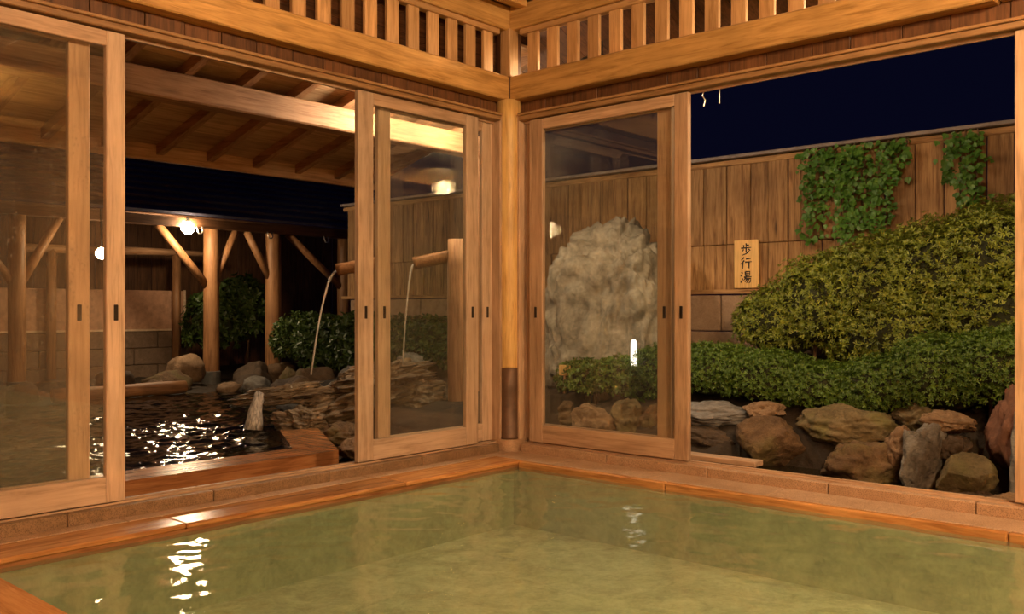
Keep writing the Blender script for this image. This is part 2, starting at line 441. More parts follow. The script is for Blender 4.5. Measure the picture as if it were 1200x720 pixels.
# the bath: rims, lining, bottom
bath = empty('bath_basin', (-1.6, -3.0, -0.8), 0, 'sunken indoor hot spring bath edged with wet orange timber', 'bath', None, 'structure')
def bpart(q, name, mat): o = q.build(name, mat, bath, loc=(1.6, 3.0, 0.8)); return o
a = 0.087
for L in (1.0, 1.15, 1.7, 2.2):
    bpart(MB().cbox(-a - L + 0.003, -a, -0.295, -0.088, -0.072, -0.05, 0.006), 'rim_board', W_RIM['x']); a += L
a = 0.297
for L in (0.95, 1.5, 1.8, 2.0):
    bpart(MB().cbox(-0.262, -0.227, -a - L + 0.003, -a, -0.13, -0.05, 0.006), 'rim_board', W_RIM['y']); a += L
a = 0.297
for L in (2.2, 2.2, 2.2):
    bpart(MB().cbox(-3.12, -2.985, -a - L + 0.003, -a, -0.16, -0.048, 0.006), 'rim_board', W_RIM['y']); a += L
bpart(MB().box(-3.0, -0.1, -0.29, -0.25, -0.85, -0.10), 'lining', S_LINING)
bpart(MB().box(-3.0, -0.1, -0.288, -0.25, -0.10, -0.0725), 'rim_support', W_KERB['x'])
bpart(MB().box(-0.29, -0.23, -7.2, -0.27, -0.85, -0.10), 'lining', S_LINING)
bpart(MB().box(-3.05, -2.99, -7.2, -0.27, -0.85, -0.10), 'lining', S_LINING)
bpart(MB().box(-3.05, -0.2, -7.2, -7.14, -0.85, -0.05), 'lining', S_BASIN)
bpart(MB().box(-3.05, -0.2, -7.2, -0.25, -0.90, -0.40), 'basin_floor', S_BASIN)
wt = waves('bath_water', WA_BATH, -3.0, -0.255, -3.95, -0.29, -0.085, 0.02, ((0.12, 0.0036, 1, 1), (0.055, 0.0020, 1, 1), (0.5, 0.004, 1, 1)), 3)
kind_of(wt, 'greenish rippled hot spring water filling the indoor bath', 'water', None, 'stuff')

# deck floor on the near left, rest of the room shell behind the camera
fl = empty('floor', (0, 0, 0), 0, 'wet orange timber deck beside the bath at the lower left', 'floor', None, 'structure')
fb = MB().cbox(-0.072, 0.072, -7.6, -0.09, -0.10, -0.05, 0.004).mesh('deck_board'); fb.materials.append(W_RIM['y'])
for k in range(38): link('deck_board', fb, fl, None, (-3.197 - 0.148 * k, 0, -0.001 * (k % 3)))
MB().box(-9, -0.2, -8, -7.2, -0.2, -0.05).build('floor_slab', S_CURB, fl)
ce = empty('ceiling', (0, 0, 0), 0, 'timber board ceiling over the indoor bath', 'ceiling', None, 'structure')
cb = MB().cbox(-0.148, 0.148, YF, 0.12, 2.64, 2.67, 0.004).mesh('ceiling_board'); cb.materials.append(W_BEAM['y'])
for k in range(31): link('ceiling_board', cb, ce, None, (-0.03 - 0.3 * k, 0, 0))
for k in range(8):
    MB().cbox(-9, 0.0, -0.14 - 1.1 * k, -0.07 - 1.1 * k, 2.585, 2.642, 0.004).build('ceiling_batten', W_BEAM['x'], ce)
wb = MB().box(-9, 0.13, YF - 0.1, YF, -0.3, 2.7).build('wall_back', wood('wall_board', (0.52, 0.34, 0.19), (0.36, 0.21, 0.10), axis='z'))
kind_of(wb, 'timber rear wall of the bath room behind the viewer', 'wall', None, 'structure')
ws = MB().box(XL - 0.1, XL, YF, 0.13, -0.3, 2.7).build('wall_far_side', wb.data.materials[0])
kind_of(ws, 'timber end wall of the bath room far from the corner', 'wall', None, 'structure')
we = MB().box(XL, -6.0, 0.0, 0.12, -0.3, 2.7).box(0.0, 0.12, YF, -5.0, -0.3, 2.7).build('wall_ends', wb.data.materials[0])
kind_of(we, 'timber wall stretches beyond the sliding doors, out of view', 'wall', None, 'structure')

# dark boards added behind the left vent to keep it dark
bk = empty('wall_vent_backing', (0, 0, 0), 0, 'dark horizontal boards added to keep the left slatted vent dark', 'wall', None, 'structure')
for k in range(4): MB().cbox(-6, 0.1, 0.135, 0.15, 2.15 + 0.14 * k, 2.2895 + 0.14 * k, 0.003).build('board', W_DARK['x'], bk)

# corner post
cp = empty('corner_pillar', (0.03, 0.03, 0), 0, 'round golden timber corner post with dark copper sleeve on granite foot', 'pillar', None, 'structure')
prof = [(0.0745 + 0.002 * noise.noise((z * 3, 0, 0)), z) for z in np.linspace(0.0, 2.055, 18)]
MB().lathe(prof, 28).build('post_shaft', W_POST['z'], cp, True)
MB().lathe([(0.079, 0.02), (0.0825, 0.021), (0.0825, 0.03), (0.0795, 0.034), (0.0785, 0.30), (0.079, 0.445), (0.076, 0.448)], 28).build('copper_sleeve', M_COPPER, cp, True)
q = MB()
rr = 0.1
q.prism([(rr * math.copysign(abs(math.cos(t)) ** 0.6, math.cos(t)), rr * math.copysign(abs(math.sin(t)) ** 0.6, math.sin(t))) for t in np.linspace(0, 2 * PI, 33)[:-1]], -0.4, 0.02)
q.build('granite_foot', S_CURB, cp)
MB().cbox(-0.05, 0.03, -0.05, 0.03, 2.19, 2.48, 0.006).build('upper_post', W_SLAT['z'], cp)
MB().cbox(-0.028, 0.082, -0.028, 0.082, 2.056, 2.60, 0.004).build('leak_block', W_DARK['z'], cp)  # dark block added to stop light leaking through the corner joint
# jambs beside the post
for wall, nm, lab in (('L', 'trim_11', 'narrow door jamb left of the corner post'), ('R', 'trim_12', 'narrow door jamb right of the corner post')):
    j = strip(None, nm, W_DOOR['z'], 0.028, 0.062, 0.02, 0.12, 0.0, 1.97, wall, 0.003)
    kind_of(j, lab, 'jamb', None, 'structure')

# sliding doors: local x along the wall towards the corner, y outward
def door(n, wall, a_far, a_near, o, label, gl, worn=True, st=(0.08, 0.085), pull=(True, True), rail=0.105):
    wd = a_far - a_near
    if wall == 'L': d = empty('door_%d' % n, (-a_far, o, 0.012), 0, label, 'sliding door', None, 'structure')
    else: d = empty('door_%d' % n, (o, -a_near, 0.012), RX, label, 'sliding door', None, 'structure')
    H = 1.906; th = 0.016
    s0, s1 = st
    wm = W_DOORPALE if worn else W_DOOR
    MB().cbox(0, s0, -th, th, 0, H, 0.003).build('stile', wm['z'], d)
    MB().cbox(wd - s1, wd, -th, th, 0, H, 0.003).build('stile', wm['z'], d)
    MB().cbox(s0, wd - s1, -th + 0.001, th - 0.001, 0, rail, 0.003).build('bottom_rail', wm['x'], d)
    MB().cbox(s0, wd - s1, -th + 0.001, th - 0.001, H - 0.062, H, 0.003).build('top_rail', W_DOOR['x'], d)
    MB().box(s0, wd - s1, -0.002, 0.002, rail, H - 0.062).build('glass_pane', gl, d)
    for i, (on, x) in enumerate(zip(pull, (s0 * 0.5, wd - s1 * 0.5))):
        if on: MB().cbox(x - 0.009, x + 0.009, -th - 0.0025, -th + 0.002, 0.735, 0.80, 0.002).build('finger_pull', M_PULL, d)
    return d
door(1, 'L', 3.218, 2.328, 0.047, 'misted sliding glass door at the left edge, nearer the bath', G_MIST, True, (0.08, 0.077))
door(2, 'L', 3.339, 2.449, 0.098, 'sliding glass door stacked behind the misted door, stile showing through it', G_MIST, False, (0.08, 0.083))
door(3, 'L', 1.123, 0.236, 0.047, 'sliding glass door left of the corner post with rock pool behind', G_CLEAR, True, (0.1, 0.1))
door(4, 'L', 0.949, 0.062, 0.098, 'sliding glass door stacked outside the one left of the corner post', G_CLEAR, True, (0.085, 0.085))
door(5, 'R', 1.203, 0.129, 0.047, 'sliding glass door right of the corner post before the tall pale rock', G_CLEAR, False, (0.1, 0.082))
door(6, 'R', 1.073, 0.064, 0.098, 'sliding glass door stacked outside the one right of the corner post', G_CLEAR, False, (0.075, 0.088))
door(7, 'R', 3.78, 2.705, 0.047, 'sliding glass door whose stile closes the garden opening at the right edge', G_CLEAR, False, (0.1, 0.1))

# ------------------------------------------------------------------ lamps
def globe(name, loc, r, col, power, label, cat, fixture, group=None):
    e = empty(name, loc, 0, label, cat, group)
    o = link('bulb', sphere_mesh('bulb', r, 2), e, emit(name + '_glow', col, power))
    fixture(e, r); return e
def ceil_fix(top):
    def f(e, r):
        MB().lathe([(r * 0.9, r * 0.95), (r * 0.95, r * 1.02), (r * 0.6, r * 1.12), (0.02, r * 1.2), (0.015, top)], 20).build('lamp_cap', M_IRON, e, True)
    return f
globe('ceiling_lamp', (-4.40, -5.10, 2.47), 0.10, WARM, P_IN1, 'globe ceiling lamp behind the viewer over the bath deck', 'lamp', ceil_fix(0.168))
globe('ceiling_lamp', (-7.6, -5.85, 2.15), 0.14, WARM, P_IN2, 'globe pendant lamp at the far rear of the bath room', 'lamp', ceil_fix(0.488))
globe('ceiling_lamp', (-1.9, -4.2, 2.45), 0.10, WARM, P_FILL, 'added fill globe lamp above the near end of the bath', 'lamp', ceil_fix(0.188))  # fill lamp added to brighten the bath and doors

# ================================================================== OUTSIDE LEFT: open-air bath
# inner lean-to roof outside the left wall: beam, rafters, sheathing
RZ = lambda y: 2.12 - 0.27 * (y - 1.2)     # underside of the rafters
lr = empty('lean_to_roof', (-1.5, 1.2, 2.12), 0, 'lean-to roof of rafters and boards sloping away outside the left doorway', 'roof', None, 'structure')
def lrp(q, name, mat): return q.build(name, mat, lr, loc=(1.5, -1.2, -2.12))
def sloped(x0, x1, y0, y1, h0, h1):
    v = [(x, y, RZ(y) + h) for h in (h0, h1) for x, y in ((x0, y0), (x1, y0), (x1, y1), (x0, y1))]
    return MB().add(v, [(3, 2, 1, 0), (4, 5, 6, 7), (0, 1, 5, 4), (1, 2, 6, 5), (2, 3, 7, 6), (3, 0, 4, 7)])
lrp(MB().cbox(-6, 1.02, 1.14, 1.28, 1.968, 2.122, 0.01), 'roof_beam', W_OUT['x'])
for k in range(-10, 8):
    x = -1.8 + 0.37 * k
    lrp(sloped(x - 0.025, x + 0.025, 0.15, 2.24, 0.0, 0.065), 'rafter', W_OUT['y'])
y = 0.15
while y < 2.25:
    lrp(sloped(-6, 0.85, y, y + 0.162, 0.066, 0.082), 'roof_board', W_ROOF['x']); y += 0.165
lrp(MB().cbox(-6, 0.87, 2.225, 2.25, 1.80, 1.93, 0.004), 'fascia', W_ROOF['x'])
ps = MB().cbox(0.90, 0.99, 1.165, 1.255, -0.1, 1.97, 0.005).build('roof_post', W_OUT['z'])
kind_of(ps, 'square timber post holding up the end of the outdoor roof beam', 'post', None, 'structure')

def eave_fix(top, wide=1.15, low=0.55):
    def f(e, r):
        MB().lathe([(r * wide, r * low), (r * wide * 0.9, r * 1.0), (r * 0.4, r * 1.25), (0.012, r * 1.3), (0.012, top)], 16).build('blocking_hood', M_IRON, e, True)  # hood added over the bulb to block its upward light
    return f
globe('outdoor_lamp', (-0.14, 0.80, 2.14), 0.045, (1.0, 0.80, 0.56), P_EAVE * 1.2, 'lamp under the lean-to rafters lighting the roof beam', 'lamp', eave_fix(0.11))
globe('outdoor_lamp', (0.50, 0.82, 2.14), 0.045, (1.0, 0.80, 0.56), P_EAVE, 'lamp by the end of the lean-to roof, hidden by the corner post', 'lamp', eave_fix(0.11))

# far shelter over the open-air bath
fs = empty('bath_shelter', (0.5, 6.0, 0), 0, 'dark tiled shelter roof on round posts with slanting braces beyond the outdoor bath', 'shelter')
def fsp(q, name, mat, smooth=False): return q.build(name, mat, fs, smooth, loc=(-0.5, -6.0, 0))
fsp(MB().cbox(-6, 4.9, 5.82, 5.98, 1.735, 1.86, 0.01), 'eave_beam', W_DARK['x'])
rz2 = lambda y: 1.80 + 0.44 * (y - 5.55)
for k in range(12):
    y0 = 5.5 + 0.24 * k
    v = [(-6, y0, rz2(y0) + 0.03), (5.0, y0, rz2(y0) + 0.03), (5.0, y0 + 0.26, rz2(y0 + 0.26)), (-6, y0 + 0.26, rz2(y0 + 0.26))]
    v = [(a, b, c + 0.05) for a, b, c in v] + [(a, b, c + 0.02) for a, b, c in v]
    fsp(MB().add(v, [(0, 1, 2, 3), (7, 6, 5, 4), (0, 4, 5, 1), (1, 5, 6, 2), (2, 6, 7, 3), (3, 7, 4, 0)]), 'tile_course', M_TILE)
fsp(MB().cbox(-6, 5.0, 5.5, 5.53, 1.70, 1.80, 0.004), 'fascia', W_DARK['x'])
posts = [(-0.65, 0.085), (1.44, 0.093), (2.27, 0.10), (3.35, 0.09)]
for i, (x, r) in enumerate(posts):
    p = fsp(MB().tube([(x, 5.9, z) for z in np.linspace(-0.15, 1.78, 10)], [r * (1 - 0.06 * k / 9) for k in range(10)], 16, 0.06, i), 'post', W_SHELTER['z'], True)
    sh = MB().lathe([(r + 0.012, -0.2), (r + 0.012, 0.09), (r, 0.095)], 16, (x, 5.9)).build('post_shoe', M_SLEEVE, p)
def brace(x0, z0, x1, z1, y=5.9, r=0.045):
    fsp(MB().tube([(x0, y, z0), ((x0 + x1) / 2, y, (z0 + z1) / 2), (x1, y, z1)], r, 10, 0.05, int(x0 * 10)), 'brace', W_SHELTER['z'], True)
brace(1.40, 1.06, 0.80, 1.74); brace(1.46, 1.10, 1.76, 1.74)
brace(2.22, 1.18, 1.90, 1.74); brace(3.30, 1.10, 2.48, 1.74)
brace(-0.62, 1.05, -0.25, 1.74); brace(-0.68, 1.05, -1.2, 1.74)
for x in (1.06, 1.95, 2.75):
    q = MB().tube([(x - 0.03, 5.49, 1.71), (x - 0.03, 5.47, 1.66), (x - 0.015, 5.47, 1.635), (x + 0.012, 5.47, 1.635), (x + 0.03, 5.47, 1.66), (x + 0.03, 5.49, 1.71)], 0.008, 8)
    fsp(q, 'gutter_bracket', M_STEEL, True)
globe('outdoor_lamp', (0.93, 5.50, 1.69), 0.07, WHITE_OUT, P_POST1, 'bright round lamp at the shelter eave, left of the braced post', 'lamp', lambda e, r: MB().cbox(-0.02, 0.02, -0.01, 0.04, 0.05, 0.11, 0.004).build('lamp_bracket', M_IRON, e))
globe('outdoor_lamp', (-0.02, 5.45, 1.365), 0.06, WHITE_OUT, P_POST2, 'smaller lamp hanging on a cord, glowing through the misted glass', 'lamp', lambda e, r: MB().tube([(0, 0, 0.05), (0, 0.03, 0.45)], 0.008, 6).build('lamp_cord', M_IRON, e))

# boundary fence round the garden
def fence_board_mesh(name, wd, h):
    me = MB().cbox(-wd / 2 + 0.003, wd / 2 - 0.003, -0.009, 0.009, 0, h, 0.003).mesh(name); me.materials.append(W_FENCE['z']); return me
fe = empty('garden_fence', (2.62, -0.5, 0.96), 0, 'tall brown board fence with capping rail on stone blocks, along the garden', 'fence')
rnd = random.Random(4)
WID = (0.105, 0.15, 0.165, 0.19, 0.21)
me_u = {wd: fence_board_mesh('fence_board', wd, 0.655) for wd in WID}
me_l = {wd: fence_board_mesh('fence_board', wd, 0.365) for wd in WID}
y = -5.0
while y < 4.75:
    wd = rnd.choice(WID); y += wd / 2
    link('fence_board', me_u[wd], fe, None, (rnd.uniform(-0.006, 0.006), y + 0.5, 0.37), (0, 0, RX))
    link('fence_board', me_l[wd], fe, None, (rnd.uniform(-0.006, 0.006), y + 0.5, 0.0), (0, 0, RX))
    y += wd / 2
def fep(q, name, mat): return q.build(name, mat, fe, loc=(-2.62, 0.5, -0.96))
fep(MB().cbox(2.60, 2.66, -5, 4.95, 1.965, 2.01, 0.004), 'top_rail', W_FENCE['y'])
fep(MB().cbox(2.55, 2.70, -5, 4.95, 2.018, 2.045, 0.004), 'cap_board', M_CONC)
fep(MB().cbox(2.63, 2.66, -5, 4.95, 1.31, 1.345, 0.003), 'middle_rail', W_DARK['y'])
fep(MB().cbox(2.57, 2.67, -5, 4.95, 0.925, 0.962, 0.004), 'bottom_rail', W_FENCE['y'])
blk = MB().cbox(-0.297, 0.297, -0.06, 0.06, -0.147, 0.147, 0.008).mesh('stone_block'); blk.materials.append(S_BLOCK)
for r_ in range(4):
    y = -4.9 + (0.3 if r_ % 2 else 0)
    while y < 4.75:
        link('stone_block', blk, fe, None, (0.03 + rnd.uniform(-0.006, 0.006), y + 0.5 - 0.2, -0.19 - 0.30 * r_), (0, 0, RX)); y += 0.6
fb2 = empty('rear_fence', (0.6, 8.25, 0), 0, 'dark board fence closing the yard behind the outdoor bath', 'fence')
mb2 = fence_board_mesh('fence_board', 0.19, 2.3); mb2.materials[0] = W_DARK['z']
for k in range(48): link('fence_board', mb2, fb2, None, (-4.5 + 0.19 * k, rnd.uniform(-0.006, 0.006), -0.2))
MB().cbox(-4.6, 4.6, -0.04, 0.03, 2.02, 2.07, 0.004).build('fence_rail', W_FENCE['x'], fb2)

# screen panel and log rail behind the outdoor bath
sp = empty('screen_panel', (0.94, 7.4, 0), 0, 'pale screen panel edged with light trim on a low dark wall', 'screen')
MB().cbox(-2.2, 0.97, -0.02, 0.02, 0.55, 1.05, 0.004).build('panel', M_PANEL, sp)
MB().cbox(-2.2, 0.99, -0.03, -0.019, 0.535, 0.56, 0.002).build('panel_trim', M_TRIM, sp)
MB().cbox(0.955, 0.985, -0.03, -0.019, 0.55, 1.06, 0.002).build('panel_trim', M_TRIM, sp)
for r_ in range(3):
    for k in range(6):
        x = -2.2 + 0.56 * k + (0.25 if r_ % 2 else 0)
        MB().cbox(x, min(x + 0.552, 1.02), -0.05, 0.06, 0.325 - 0.21 * r_, 0.53 - 0.21 * r_, 0.008).build('stone_block', S_BLOCKD, sp)
rl = empty('log_rail', (1.4, 7.25, 0), 0, 'weathered log rail on short posts above the screen panel', 'rail')
MB().tube([(-1.6, 0, 1.50), (-0.9, 0, 1.515), (-0.2, 0, 1.53), (0.4, 0, 1.535), (0.9, 0, 1.53)], [0.05, 0.055, 0.05, 0.04, 0.03], 10, 0.25, 3).build('rail_log', W_OUT['x'], rl, True)
for x in (0.33, -1.2): MB().tube([(x, 0, 0.0), (x, 0, 0.75), (x, 0, 1.50)], 0.055, 12, 0.06, 5).build('rail_post', W_SHELTER['z'], rl, True)

# ground: banks, pool beds
XR = lambda y: np.interp(y, [0.4, 0.5, 1.4, 2.0, 3.5, 4.7, 5.2], [-0.93, -0.93, -0.48, -0.1, 0.6, 1.2, 1.5])
def ground_h(x, y):
    n = 0.04 * noise.noise((x * 2.2, y * 2.2, 0)) + 0.05 * noise.noise((x * 5.5, y * 5.5, 3))
    if x < 0.17 and y < 0.17: return -1.1
    if y < 0.3 and x > 0.1:
        if y < -0.95 and x < 1.12: return -0.45
        m = np.interp(x, [0.2, 1.0, 1.3, 1.9, 2.6], [-0.12, -0.06, 0.12, 0.32, 0.45])
        return m + n
    if y < 0.52: return -0.14 + 0.3 * n
    if x < XR(y) and y < 4.72: return -0.5
    if y < 1.55 and x < XR(y) + 0.5: return -0.13 + 0.5 * n
    d = min(max(x - XR(y), 0), 1.0)
    k = float(np.interp(y, [3.6, 4.6], [1.0, 0.15]))
    return float(np.interp(d, [0, 0.3, 1], [0.0, 0.05, 0.16])) * k - 0.05 * (1 - k) + n * (0.4 + 0.6 * k) + (0.1 * k if x > 2.2 else 0)
nx, ny = 150, 230
gx, gy = np.linspace(-6, 3.2, nx), np.linspace(-5, 8.6, ny)
gv = [(x, y, ground_h(x, y)) for y in gy for x in gx]
gf = [(j * nx + i, j * nx + i + 1, (j + 1) * nx + i + 1, (j + 1) * nx + i) for j in range(ny - 1) for i in range(nx - 1)
      if not (gx[i + 1] < 0.12 and gy[j + 1] < 0.12)]
gr = MB().add(gv, gf).build('ground', S_SOIL, None, True)
kind_of(gr, 'dark soil banks and pool beds of the night garden', 'ground', None, 'structure')

# open-air bath: timber kerb and water
kb = empty('pool_kerb', (-0.9, 0.5, -0.12), 0, 'low orange timber kerb around the near corner of the outdoor bath', 'kerb', None, 'structure')
def kp(q, name, mat): return q.build(name, mat, kb, loc=(0.9, -0.5, 0.12))
kp(MB().prism([(-3.2, 0.50), (-0.89, 0.50), (-1.02, 0.76), (-3.2, 0.76)], -0.075, 0.0), 'kerb_beam', W_KERB['x'])
kp(MB().prism([(-6.0, 0.50), (-3.205, 0.50), (-3.205, 0.76), (-6, 0.76)], -0.075, 0.0), 'kerb_beam', W_KERB['x'])
kp(MB().prism([(-0.885, 0.502), (-0.39, 1.37), (-0.62, 1.47), (-1.015, 0.762)], -0.075, 0.002), 'kerb_beam', W_KERB['y'])
kp(MB().prism([(-6, 0.56), (-0.93, 0.56), (-0.44, 1.42), (-0.52, 1.46), (-1.0, 0.68), (-6, 0.68)], -0.5, -0.075), 'kerb_wall', S_DARK)
def in_pool(x, y): return x < float(XR(y)) + 0.14
pw = waves('outdoor_bath_water', WA_OUT, -3.4, 1.4, 0.70, 4.8, -0.04, 0.023, ((0.20, 0.016, 1, 1), (0.085, 0.0140, 1, 1), (0.05, 0.0068, 1, 1), (0.6, 0.014, 1, 1)), 5, in_pool, lambda x, y: 0.8 + 0.9 * math.exp(-((x + 0.7) ** 2 + (y - 1.9) ** 2) / 0.35))
kind_of(pw, 'dark rippling water of the outdoor bath glittering with lamp light', 'water', None, 'stuff')
lg = MB().tube([(x, 4.80 + 0.02 * math.sin(x * 3), 0.03) for x in np.linspace(-0.75, 0.53, 9)], [0.065] * 8 + [0.06], 14, 0.15, 8).build('edge_log', W_SHELTER['x'], None, True)
kind_of(lg, 'reddish log lying along the far edge of the outdoor bath', 'log')
lg = MB().tube([(x, 4.9 + 0.1 * (x + 1.6), 0.0) for x in np.linspace(-2.3, -1.35, 7)], [0.07] * 6 + [0.06], 14, 0.15, 18).build('edge_log', W_OUT['x'], None, True)
kind_of(lg, 'brown log at the far bath edge, seen through the misted door', 'log')

# ------------------------------------------------------------------ rocks
def rock_mesh(seed, size, sub=5, rough=0.20, facets=10, strata=0.0, fr=2.2, fine=0.05):
    rnd = random.Random(seed)
    bm = bmesh.new(); bmesh.ops.create_icosphere(bm, subdivisions=sub, radius=1.0)
    planes = []
    for _ in range(facets):
        n = Vector((rnd.gauss(0, 1), rnd.gauss(0, 1), rnd.gauss(0, 1))).normalized(); planes.append((n, rnd.uniform(0.62, 0.9)))
    off = Vector((seed * 3.17 % 50, seed * 7.3 % 50, seed * 1.7 % 50))
    for q in bm.verts:
        p = q.co.copy()
        for n, d in planes:
            s = p.dot(n)
            if s > d: p -= n * (s - d) * 0.9
        u = p.normalized()
        nz = noise.fractal(u * fr + off, 1.0, 2.0, 4)
        p *= 1 + rough * nz
        if strata:
            st = noise.noise(Vector((u.x * 0.8, u.y * 0.8, p.z * 9 + 1.5 * noise.noise(u * 1.5 + off))) + off)
            p.x *= 1 + strata * st; p.y *= 1 + strata * st
        p += u * fine * noise.noise(u * 11 + off)
        q.co = (p.x * size[0] / 2, p.y * size[1] / 2, p.z * size[2] / 2)
    me = bpy.data.meshes.new('rock'); bm.to_mesh(me); bm.free()
    me.polygons.foreach_set('use_smooth', [True] * len(me.polygons))
    return me
def rock(label, loc, size, mat, seed, rz=0.0, rx=0.0, ry=0.0, group=None, name='rock', **kw):
    o = link(name, rock_mesh(seed, size, **kw), None, mat, loc, (rx, ry, rz))
    return kind_of(o, label, 'rock', group)

TH = 0.85   # direction across the view at the right garden
# rocks walling the stream outside the right opening
GW = 'rocks edging the garden stream'
rock('long flat blue-grey slab below the left end of the low hedge', (1.18, -0.64, 0.12), (0.34, 0.60, 0.17), S_BLUE, 11, 0.1, strata=0.05, group=GW)
rock('dark layered slab under the flat blue-grey slab', (1.10, -0.66, -0.04), (0.36, 0.58, 0.20), S_DARK, 12, 0.15, strata=0.05, group=GW)
rock('small tan stone right of the flat blue-grey slab', (1.22, -1.05, 0.16), (0.24, 0.26, 0.12), S_TAN, 13, group=GW)
rock('rounded dark-faced boulder beneath the small tan stone', (1.12, -1.13, -0.02), (0.36, 0.44, 0.36), S_BROWN, 14, 0.2, rough=0.08, group=GW)
rock('long mossy tan boulder below the hedge dip', (1.24, -1.55, 0.10), (0.36, 0.66, 0.26), S_OLIVE, 15, -0.1, group=GW)
rock('wide low brown boulder at the waterline in the middle of the stream bank', (1.05, -1.72, -0.09), (0.34, 0.54, 0.30), S_BROWN, 16, 0.1, group=GW)
rock('small tan wedge stone left of the slanting grey boulder', (1.06, -1.93, 0.04), (0.2, 0.16, 0.24), S_TAN, 17, 0.5, group=GW)
rock('tall slanting grey boulder standing in the stream', (0.98, -2.06, 0.0), (0.26, 0.26, 0.46), S_GREY, 18, 0.3, 0.15, group=GW)
rock('flat tan stone resting atop the grey and olive boulders', (1.12, -2.14, 0.19), (0.28, 0.32, 0.12), S_TAN, 19, 0.0, 0.12, group=GW)
rock('small dark stone wedged under the flat tan stone', (1.06, -2.20, 0.06), (0.2, 0.16, 0.18), S_DARK, 20, group=GW)
rock('rounded olive boulder at the waterline near the right door stile', (0.86, -2.30, -0.06), (0.28, 0.30, 0.28), S_OLIVE, 21, 0.4, rough=0.08, group=GW)
rock('large reddish boulder rising behind the olive boulder', (1.16, -2.52, 0.16), (0.44, 0.42, 0.66), S_RED, 22, 0.2, group=GW)
rock('upright blue-grey slab against the right door stile', (0.92, -2.545, 0.05), (0.16, 0.14, 0.5), S_BLUE, 23, 0.5, strata=0.04, group=GW)
rock('low dark flat stone in the water at the right', (0.78, -2.40, -0.16), (0.22, 0.30, 0.12), S_DARK, 24, 0.3, group=GW)
rock('small pale stone in the corner by the right stile', (0.73, -2.51, -0.12), (0.14, 0.14, 0.09), S_TAN, 25, group=GW)
rock('brown stone at the left edge of the garden opening', (1.25, -0.25, 0.02), (0.3, 0.26, 0.32), S_BROWN, 26, group=GW)
rock('dim olive stone under the hedge between tan boulder and grey boulder', (1.32, -1.95, 0.17), (0.26, 0.34, 0.2), S_OLIVE, 27, group=GW)
# rocks behind the glass right of the post
GS = 'stones round the foot of the tall rock'
rock('greyish stone low in the left of the right-hand glass', (1.2, 0.62, 0.0), (0.34, 0.42, 0.30), S_BROWN, 31, group=GS)
rock('pinkish brown stone below the small bush behind glass', (1.05, 0.16, -0.01), (0.34, 0.40, 0.30), S_TAN, 32, group=GS)
rock('olive stone behind the right stile of the glass door', (1.15, -0.08, 0.03), (0.30, 0.26, 0.30), S_OLIVE, 33, group=GS)
rock('dark stone between the pinkish stone and the greyish one', (1.25, 0.36, 0.0), (0.26, 0.22, 0.22), S_DARK, 34, group=GS)

# tall garden rock
def tall_rock():
    bm = bmesh.new(); bmesh.ops.create_icosphere(bm, subdivisions=6, radius=1.0)
    sg = lambda v, e: math.copysign(abs(v) ** e, v)
    ys = [0.02, 0.10, 0.20, 0.30, 0.48, 0.74, 0.95, 1.08, 1.16, 1.26, 1.40, 1.5]
    zs = [0.75, 1.05, 1.32, 1.44, 1.54, 1.60, 1.56, 1.40, 1.22, 1.12, 1.00, 0.7]
    rnd = random.Random(21); planes = []
    for _ in range(16):
        n = Vector((-abs(rnd.gauss(0.6, 0.4)), rnd.gauss(0, 0.8), rnd.gauss(0.1, 0.6))).normalized(); planes.append((n, rnd.uniform(0.70, 0.86)))
    for q in bm.verts:
        d = q.co.normalized(); p = d.copy()
        for n, k in planes:
            s = p.dot(n)
            if s > k: p -= n * (s - k) * 0.8
        y = 0.74 + sg(p.y, 0.75) * 0.70
        zt = float(np.interp(y, ys, zs))
        z = -0.25 + (zt + 0.25) * (sg(p.z, 0.6) + 1) / 2
        x = 1.98 + sg(p.x, 0.8) * (0.42 - 0.10 * (z / 1.6))
        v = Vector((x, y, z))
        wv = v + 0.10 * Vector((noise.noise(v * 2.3), noise.noise(v * 2.3 + Vector((9, 1, 4))), noise.noise(v * 2.3 + Vector((2, 7, 5)))))
        g = Vector((wv.x * 2.0, wv.y * 2.4 + wv.z * 0.9, wv.z * 1.5 - wv.y * 0.7))
        cr = lambda k, m: min((lambda dd: dd[1] - dd[0])(noise.voronoi(g * k + Vector((4, 4, 1)))[0]), m) / m
        f1 = noise.fractal(v * 1.7 + Vector((5, 2, 8)), 0.9, 2.1, 4)
        f3 = noise.fractal(v * 10 + Vector((3, 3, 3)), 0.6, 2.1, 5)
        tier = noise.cell(g * 1.5) if False else noise.noise(g * 1.2)
        q.co = v + d * (0.06 * f1 + 0.075 * (cr(1.6, 0.22) - 0.7) + 0.035 * (cr(4.0, 0.25) - 0.7) + 0.026 * f3 + 0.05 * tier)
    me = bpy.data.meshes.new('standing_rock'); bm.to_mesh(me); bm.free()
    me.transform(Matrix.Translation((-1.98, -0.74, 0.25)))
    me.polygons.foreach_set('use_smooth', [True] * len(me.polygons))
    o = link('standing_rock', me, None, S_TALL, (1.98, 0.74, -0.25))
    kind_of(o, 'tall pale craggy standing rock behind the right-hand glass door', 'rock')
tall_rock()

